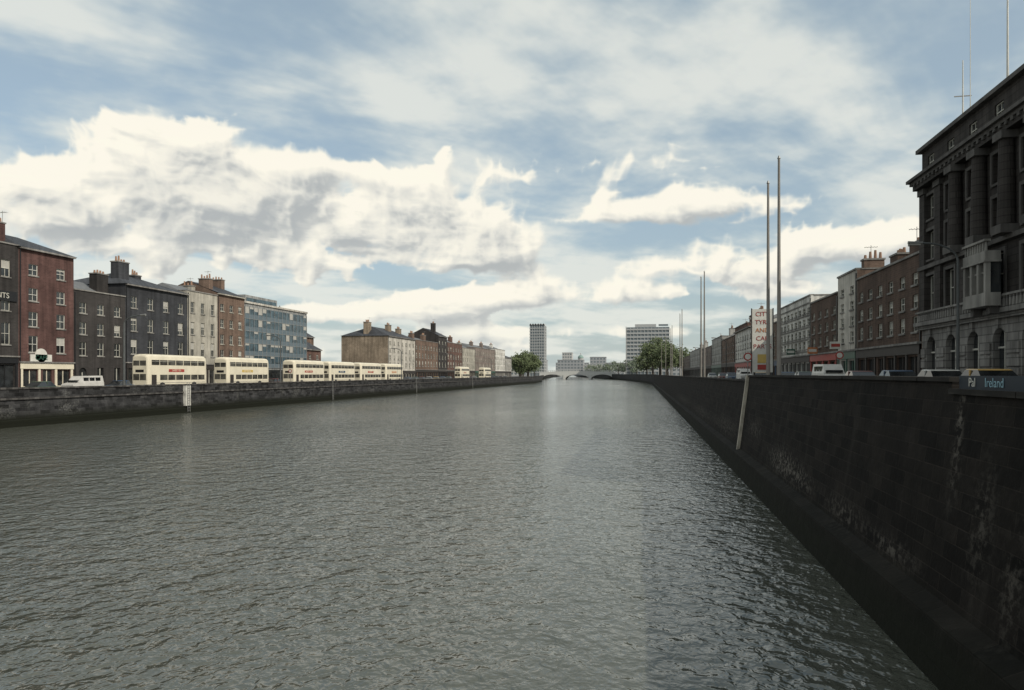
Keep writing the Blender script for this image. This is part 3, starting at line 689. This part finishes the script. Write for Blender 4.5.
# ------------------------------------------------------------------ vehicles
def bus(y0,L,x,z,h,accent,name='double_decker_bus'):
    T=Thing(name,(x,y0+L/2,z)); w=1.25
    prof=[(w,.38),(w,2.3),(w*.985,h-.75),(w*.93,h-.28),(w*.72,h-.08),(w*.3,h)]
    ring=[(a,b) for a,b in prof]+[(-a,b) for a,b in reversed(prof)]
    st=[(0,.80,.0),(.08,.90,0),(.25,.97,0),(.5,1,0),(L-.5,1,0),(L-.25,.975,0),(L-.08,.92,0),(L,.83,0)]
    vs=[];fs=[];n=len(ring)
    for (yy,sc,_) in st:
        for a,b in ring: vs.append((x+a*sc,y0+yy,z+.38+(b-.38)*(1-(1-sc)*.35)))
    for i in range(len(st)-1):
        for j in range(n):
            k=(j+1)%n; fs.append((i*n+j,i*n+k,(i+1)*n+k,(i+1)*n+j))
    fs.append(tuple(range(n))); fs.append(tuple((len(st)-1)*n+j for j in range(n)))
    T.mesh('body',M_cream,vs,fs)
    nw=7
    for i in range(nw):
        a=y0+.55+(L-1.1)*i/nw+.07; b=y0+.55+(L-1.1)*(i+1)/nw-.07
        for sx in(-1,1):
            xx=sorted((x+sx*(w*.90),x+sx*(w+.012)))
            T.box('upper_deck_windows',G_bus,xx[0],xx[1],a,b,z+h-1.4,z+h-.75)
            if i not in(0,):
                T.box('lower_deck_windows',G_bus,xx[0],xx[1],a,b,z+1.4,z+2.1)
            xo=sorted((x+sx*(w+.004),x+sx*(w+.02)))
            T.box('vent_rails',M_frame,xo[0],xo[1],a,b,z+h-.95,z+h-.92)
    for sx in(-1,1):
        xx=sorted((x+sx*w*.9,x+sx*(w+.016)))
        T.box('advert_panel',accent,xx[0],xx[1],y0+L*.32,y0+L*.58,z+2.46,z+2.84)
        T.text('advert_lettering',M_cream,random.choice(('EVENING NEWS','SWEET TEA','BEST BREAD')),.34,(x+sx*(w+.02),y0+L*.45,z+2.65),(R(90),0,R(90*sx)),.004)
        T.box('waist_band',M_stone,xx[0],xx[1]-.004,y0+.5,y0+L-.5,z+1.02,z+1.08)
        T.box('door',M_dark,xx[0],xx[1],y0+.6,y0+1.5,z+.5,z+2.1)
        for wy in (2.6,L-2.9):
            T.cyl('wheel_arches',M_black,(x+sx*(w-.3),y0+wy,z+.52),(x+sx*(w+.006),y0+wy,z+.52),.62,n=18)
            T.cyl('wheels',M_rubber,(x+sx*(w-.28),y0+wy,z+.48),(x+sx*(w+.02),y0+wy,z+.48),.48,n=18)
            T.cyl('hubs',M_steel,(x+sx*(w),y0+wy,z+.48),(x+sx*(w+.035),y0+wy,z+.48),.2,n=12)
    for e,yy in ((-1,y0-.006),(1,y0+L+.006)):
        a,b=sorted((yy,yy-e*.12))
        T.box('windscreens',G_bus,x-.92,x-.04,a,b,z+1.4,z+2.2); T.box('windscreens',G_bus,x+.04,x+.92,a,b,z+1.4,z+2.2)
        T.box('windscreens',G_bus,x-.92,x-.04,a,b,z+h-1.5,z+h-.85); T.box('windscreens',G_bus,x+.04,x+.92,a,b,z+h-1.5,z+h-.85)
        T.box('destination_blind',M_black,x-.6,x+.6,a,b,z+2.4,z+2.75)
        for s2 in(-.8,.8): T.cyl('lamps',M_white if e<0 else M_red,(x+s2,yy+e*.02,z+.85),(x+s2,yy-e*.05,z+.85),.11,n=10)
    T.done()
for (y,L,acc) in ((76.2,11.9,M_red),(92.5,11.6,M_yellow),(112.8,11.8,M_red),(127.4,12.2,M_blue),(142.5,12.2,M_red),(158.0,12,M_orange),(228,12,M_red),(262,12,M_blue)):
    bus(y,L,-62.4+random.uniform(-.3,.25),ZL+.006,4.75,acc)

def car(x,y,z,col,L=4.2,name='parked_car',van=False,face=1):
    T=Thing(name,(x,y,z)); w=.82
    if van:
        low=[(0,.3),(0,1.0),(.35,1.15),(.9,1.25),(L,1.25),(L,.3)]
        up=[(.75,1.25),(1.35,1.95),(L-.1,2.0),(L-.02,1.25)]
    else:
        low=[(0,.32),(0,.66),(.12,.78),(1.15,.88),(L-.9,.90),(L-.08,.82),(L,.62),(L,.32)]
        up=[(1.05,.88),(1.75,1.36),(2.9,1.38),(L-.75,.90)]
    def ext(part,mat,pl,wl,wt):
        z0=min(p[1] for p in pl);z1=max(p[1] for p in pl)
        n=len(pl);vs=[]
        for s in(-1,1):
            for a,b in pl:
                ww=wl+(wt-wl)*(b-z0)/(z1-z0); vs.append((x+s*ww,y+face*(a-L/2),z+b))
        T.mesh(part,mat,vs,[(i,(i+1)%n,n+(i+1)%n,n+i) for i in range(n)]+[tuple(range(n)),tuple(range(n,2*n))])
    ext('body',col,low,w,w*.94)
    ext('cabin',col if van else G_dark,up,w*.93,w*.78)
    if not van:
        rf=[(1.7,1.345),(1.85,1.40),(2.8,1.42),(3.0,1.35)]; ext('roof_panel',col,rf,w*.79,w*.74)
        for s in(-1,1):
            T.box('pillars',col,*sorted((x+s*w*.80,x+s*w*.88)),y+face*(2.35-L/2)-.04,y+face*(2.35-L/2)+.04,z+.9,z+1.36)
    else:
        for s in(-1,1):
            for k in range(3):
                a=sorted((y+face*(1.5+k*.85-L/2),y+face*(2.2+k*.85-L/2)))
                T.box('side_windows',G_dark,*sorted((x+s*w*.8,x+s*w*.9)),a[0],a[1],z+1.35,z+1.8)
        a=sorted((y+face*(.72-L/2),y+face*(.95-L/2))); T.box('windscreen',G_dark,x-w*.75,x+w*.75,a[0],a[1],z+1.3,z+1.5)
    for s in(-1,1):
        for wy in(.75,L-.8):
            yy=y+face*(wy-L/2)
            T.cyl('wheels',M_rubber,(x+s*(w-.2),yy,z+.31),(x+s*(w+.012),yy,z+.31),.31,n=16)
            T.cyl('hubcaps',M_steel,(x+s*w,yy,z+.31),(x+s*(w+.025),yy,z+.31),.17,n=12)
        for e in(0,L): T.box('lights_and_bumper',M_steel,x+s*.45-.2,x+s*.45+.2,*sorted((y+face*(e-L/2)-.04,y+face*(e-L/2)+.04)),z+.5,z+.68)
    T.done()
C=[plain('car_paint_white',(.46,.45,.42,1),.3),plain('car_paint_blue',(.04,.07,.12,1),.3),plain('car_paint_maroon',(.12,.03,.025,1),.3),plain('car_paint_ochre',(.42,.27,.09,1),.3),plain('car_paint_green',(.05,.08,.055,1),.3)]
car(-62.3,67.0,ZL+.006,C[0],4.4,'parked_van',van=True)
car(-62.3,61.3,ZL+.006,C[4]); car(-62.3,107.6,ZL+.006,C[2]); car(-62.3,72.4,ZL+.006,C[1],4.0)
for i,y in enumerate((176,182,188,195,202,209,216,245,251,276,283,291,300,310)): car(-62.3,y,ZL+.006,C[(i*3+1)%5])
for i,(y,vn,ci) in enumerate(((27,0,1),(32.4,0,3),(37.2,0,0),(43,0,1),(50,0,2),(58,1,0),(66,0,4),(74,0,1),(90,0,3),(104,1,0),(118,0,1),(130,0,2),(150,0,0))):
    car(14.6,y,ZR+.006,C[ci],4.6 if vn else 4.2,'parked_van' if vn else 'parked_car',van=bool(vn))

# ------------------------------------------------------------------ poles, lamps, signs
def flagpole(x,y,z,h):
    T=Thing('flagpole',(x,y,z)); T.cyl('pole',M_polepaint,(x,y,z),(x,y,z+h),.11,.055,10)
    T.cyl('base_collar',M_steel,(x,y,z),(x,y,z+.5),.17,.15,10); T.cyl('finial',M_steel,(x,y,z+h),(x,y,z+h+.14),.08,.03,8); T.done()
for (y,h) in ((33.9,11.2),(36.7,10.8),(73,11.6),(77,11.6),(113,11.4),(119,11.2),(150,11.4),(157,11.2),(190,11.2),(230,11.2)): flagpole(6.33,y,ZR+.13,h)
def lamp(x,y,z,h,dx,name='street_lamp',k0=1.0):
    T=Thing(name,(x,y,z)); T.cyl('column_base',M_lamp,(x,y,z),(x,y,z+1.2),.12*k0,.11*k0,10)
    pts=[(x,y,z+1.2)];rs=[.085*k0]
    pts.append((x,y,z+h-1.0)); rs.append(.065*k0)
    for k in range(1,9):
        t=k/8*math.pi/2; pts.append((x+dx*(1-math.cos(t)),y,z+h-1.0+1.0*math.sin(t))); rs.append(.05*k0)
    T.tube('column_and_arm',M_lamp,pts,rs)
    e=pts[-1]; s=1 if dx>0 else -1
    T.cyl('lantern',M_steel,(e[0],y,e[2]+.02),(e[0]+s*.7,y,e[2]+.05),.06*k0,.09*k0,10); T.cyl('lens',M_curtain,(e[0]+s*.1,y,e[2]-.06),(e[0]+s*.65,y,e[2]-.04),.05,.07,8); T.done()
lamp(16.3,39.6,ZR+.13,8.0,-1.7)
for y in (92,140,190): lamp(16.3,y,ZR+.13,8.2,-2.1)
lamp(-60.4,71.0,ZL+.13,9.0,2.2,k0=1.5)
for y in (106,165,215,270): lamp(-60.0,y,ZL+.13,8.6,-2.0,k0=1.4)
def poletop(name,x,y,z,h,mat):
    T=Thing(name,(x,y,z)); T.cyl('post',M_steel,(x,y,z),(x,y,z+h),.04,n=8); T.cyl('disc',mat,(x,y-.06,z+h),(x,y-.03,z+h),.32,n=20); T.cyl('disc_face',M_white,(x,y-.065,z+h),(x,y-.061,z+h),.22,n=20); T.done()
poletop('traffic_sign',8.0,55,ZR+.13,2.4,M_red); poletop('traffic_sign',15.9,60,ZR+.13,2.6,M_red); poletop('traffic_sign',-60.4,110,ZL+.13,2.6,M_red)
for (y,z,mt) in ((70,7.4,M_white),(79,7.2,M_orange),(90,7.4,M_green)):
    T=Thing('projecting_shop_sign',(XR-.9,y,z)); T.box('panel',mt,XR-1.3,XR-.3,y-.06,y+.06,z,z+.7); T.box('bracket',M_black,XR-.3,XR,y-.03,y+.03,z+.4,z+.46)
    T.box('sign_band',M_white if mt is not M_white else M_red,XR-1.2,XR-.4,y-.068,y-.061,z+.2,z+.5); T.done()
T=Thing('advertising_banner',(5.9,10,4.8))
T.box('board',M_navy,5.60,5.64,6.5,13.55,4.735,4.97)
T.box('board_battens',M_dark,5.645,5.7,6.5,13.5,4.76,4.80)
T.text('lettering',M_white,'Pal',.22,(5.59,13.05,4.85),(R(90),0,R(-90)),.002)
T.text('lettering',plain('pale_blue_paint',(.22,.36,.42,1)),'Ireland',.22,(5.59,12.3,4.85),(R(90),0,R(-90)),.002)
T.done()

# ------------------------------------------------------------------ sky & light
rng=np.random.default_rng(11)
TB=rng.random((1024,1024)).astype(np.float32)
def vn(x,y,per,seed):
    xi=np.floor(x); yi=np.floor(y); fx=(x-xi).astype(np.float32); fy=(y-yi).astype(np.float32)
    fx=fx*fx*fx*(fx*(fx*6-15)+10); fy=fy*fy*fy*(fy*(fy*6-15)+10)
    xi=xi.astype(np.int32); yi=yi.astype(np.int32)
    x0=(xi%per+seed*37)&1023; x1=((xi+1)%per+seed*37)&1023; y0=(yi+seed*91)&1023; y1=(yi+1+seed*91)&1023
    a=TB[y0,x0]; b=TB[y0,x1]; c=TB[y1,x0]; d=TB[y1,x1]
    a=a+(b-a)*fx; c=c+(d-c)*fx
    return a+(c-a)*fy
def fbm(x,y,per,octv,gain,seed,billow=False):
    s=0;amp=1;tot=0
    for o in range(octv):
        n=vn(x*2**o,y*2**o+o*3.7,per*2**o,seed+o)
        if billow: n=np.abs(2*n-1)
        s=s+n*amp; tot+=amp; amp*=gain
    return s/tot
def ss(x,a,b):
    t=np.clip((x-a)/(b-a),0,1); return t*t*(3-2*t)
W,H=4096,1024
az=((np.arange(W)+.5)/W*2*np.pi-np.pi/2).astype(np.float32)[None,:]
el=((np.arange(H)+.5)/H*np.pi/2).astype(np.float32)[:,None]
azw=np.where(az>np.pi,az-2*np.pi,az)
X=(az/(2*np.pi)+1)*np.ones_like(el); Y=el*np.ones_like(az)/(2*np.pi)*1.35
wx=(fbm(X*40,Y*40,40,4,.55,50)-.5)*.010
wy=(fbm(X*40,Y*40,40,4,.55,60)-.5)*.010
Xw=X+wx; Yw=Y+wy
blobs=[(-.62,.225,.12,.095,.46),(-.50,.24,.10,.080,.43),(-.38,.205,.13,.080,.42),(-.77,.20,.08,.06,.36),(-.25,.18,.11,.05,.34),(-.52,.15,.30,.05,.30),(-.80,.12,.2,.03,.24),
       (.00,.225,.11,.028,.34),(.13,.235,.13,.032,.40),(.27,.165,.13,.040,.40),(.10,.145,.14,.035,.32),(-.04,.115,.14,.03,.33),(-.25,.11,.15,.03,.30),(-.5,.085,.3,.025,.26),(.3,.11,.2,.02,.26),(-.1,.06,.3,.015,.22),
       (.8,.2,.15,.06,.35),(1.2,.15,.2,.05,.3),(-1.4,.2,.25,.08,.38),(1.7,.22,.25,.08,.35),(2.3,.18,.2,.06,.3),(2.9,.22,.3,.1,.35),(-2.4,.2,.25,.09,.38),(-1.9,.15,.2,.05,.3)]
F=np.zeros((H,W),np.float32)
for (a0,e0,ra,re,wt) in blobs:
    da=(azw-a0+np.pi)%(2*np.pi)-np.pi
    de=(el-e0); r=np.where(de<0,re*.6,re)
    gq=(wt*np.exp(-(da/ra)**2-(de/r)**2)).astype(np.float32)
    F=np.maximum(F,gq)*.75+.25*(F+gq)
low=fbm(Xw*28,Yw*28,28,7,.50,1)
bil=fbm(Xw*72,Yw*72,72,5,.52,20,True)
D=low*.50+(.5-bil)*.44+F-.440
D-=.40*ss(el,.29,.42)
soft=.04+.07*ss(fbm(X*50,Y*50,50,2,.5,33),.45,.65)
alpha=ss(D,-.02,soft)
thick=np.clip(D,0,.20)
dep=np.zeros_like(D)
for k in range(1,11):
    s=int(k*2.2); sh=np.roll(np.roll(thick,-s,axis=0),int(k*1.2),axis=1); sh[-s:]=0
    dep+=sh
dep/=10
light=np.exp(-dep*2.7)
def rel(n): return D-np.roll(np.roll(D,-n,axis=0),n//2+1,axis=1)
light=light+np.clip(rel(4),-.05,.05)*2.2+np.clip(rel(12),-.10,.10)*1.7
lo=np.array([166,171,173],np.float32)/255; mid=np.array([218,217,209],np.float32)/255; hi=np.array([246,241,226],np.float32)/255
l=np.clip((light-.25)/.75,0,1)[...,None]
col=np.where(l<.5,lo+(mid-lo)*l*2,mid+(hi-mid)*(l*2-1))
rr=np.cos(el)/(np.sin(el)+.13); qx=rr*np.sin(az); qy=rr*np.cos(az)
ca,sa=math.cos(.75),math.sin(.75)
ux=(qx*ca+qy*sa)*.75+41; uy=(-qx*sa+qy*ca)*1.5+37
wq=fbm(ux*1.0,uy*.6,1024,3,.5,80)-.5
ci=fbm(ux*1.5+wq*1.0,uy*1.5+wq*1.0,1024,7,.58,90)
ci2=fbm(qx*2.3+31,qy*2.3+35,1024,6,.55,70)
cs=ci*.5+ci2*.5-.045*np.sin(az)*np.ones_like(el)
v=ss(cs,.35,.62)
veil=.50+.40*v
veil=veil+(1-veil)*.5*ss(el,.18,.0)
vc=np.array([220,223,216],np.float32)/255
vlo=np.array([172,190,194],np.float32)/255
vcol=vlo+(vc-vlo)*ss(cs,.36,.61)[...,None]
A=alpha*.97
out=A+veil*(1-A)
rgb=(col*A[...,None]+vcol*(veil*(1-A))[...,None])/out[...,None]
hz=(.40*ss(el,.12,.0))[...,None]; rgb=rgb*(1-hz)+np.array([220,223,215],np.float32)/255*hz
px=np.concatenate([rgb,out[...,None]],axis=2).astype(np.float32)
img=bpy.data.images.new('cloud_cover',W,H,alpha=True); img.alpha_mode='CHANNEL_PACKED'
img.pixels.foreach_set(px.ravel()); img.update(); img.pack()

sun_dir=Vector((.80,-.42,.72)).normalized()
S=bpy.data.lights.new('sun','SUN'); S.energy=3.6; S.angle=R(.5); S.color=(1,.93,.81)
so=bpy.data.objects.new('sun',S); scene.collection.objects.link(so); so.rotation_euler=sun_dir.to_track_quat('Z','Y').to_euler()
w=bpy.data.worlds.new('World'); scene.world=w; w.use_nodes=True; nt=w.node_tree; nt.nodes.clear(); MA=MAf(nt)
outn=nt.nodes.new('ShaderNodeOutputWorld')
sky=nt.nodes.new('ShaderNodeTexSky'); sky.sky_type='NISHITA'; sky.sun_disc=False
sky.sun_elevation=math.asin(sun_dir.z); sky.sun_rotation=math.atan2(sun_dir.x,sun_dir.y); sky.air_density=1.0; sky.dust_density=2.5; sky.ozone_density=.3
tc=nt.nodes.new('ShaderNodeTexCoord'); sp=nt.nodes.new('ShaderNodeSeparateXYZ'); lk(nt,tc.outputs['Generated'],sp.inputs[0])
azn=MA('ARCTAN2',sp.outputs[0],sp.outputs[1]); eln=MA('ARCSINE',sp.outputs[2])
cb=nt.nodes.new('ShaderNodeCombineXYZ')
lk(nt,MA('MULTIPLY_ADD',azn,1/(2*math.pi),.25),cb.inputs[0]); lk(nt,MA('MINIMUM',MA('MAXIMUM',MA('MULTIPLY',eln,2/math.pi),.001),.999),cb.inputs[1])
ti=nt.nodes.new('ShaderNodeTexImage'); ti.image=img; ti.extension='REPEAT'; lk(nt,cb.outputs[0],ti.inputs[0])
bg1=nt.nodes.new('ShaderNodeBackground'); bg1.inputs[1].default_value=.14; lk(nt,sky.outputs[0],bg1.inputs[0])
bg3=nt.nodes.new('ShaderNodeBackground'); bg3.inputs[1].default_value=1.08; lk(nt,ti.outputs[0],bg3.inputs[0])
ms=nt.nodes.new('ShaderNodeMixShader'); lk(nt,ti.outputs[1],ms.inputs[0]); lk(nt,bg1.outputs[0],ms.inputs[1]); lk(nt,bg3.outputs[0],ms.inputs[2])
lk(nt,ms.outputs[0],outn.inputs[0])

# ------------------------------------------------------------------ camera
cam=bpy.data.cameras.new('camera'); co=bpy.data.objects.new('camera',cam); scene.collection.objects.link(co)
cam.lens=24.0; cam.sensor_width=36; cam.shift_y=.0283; cam.clip_end=20000; cam.clip_start=.1
co.location=(0,0,5); co.rotation_euler=(R(90),0,R(10.78)); scene.camera=co
scene.view_settings.view_transform='Standard'; scene.view_settings.look='None'; scene.view_settings.exposure=0
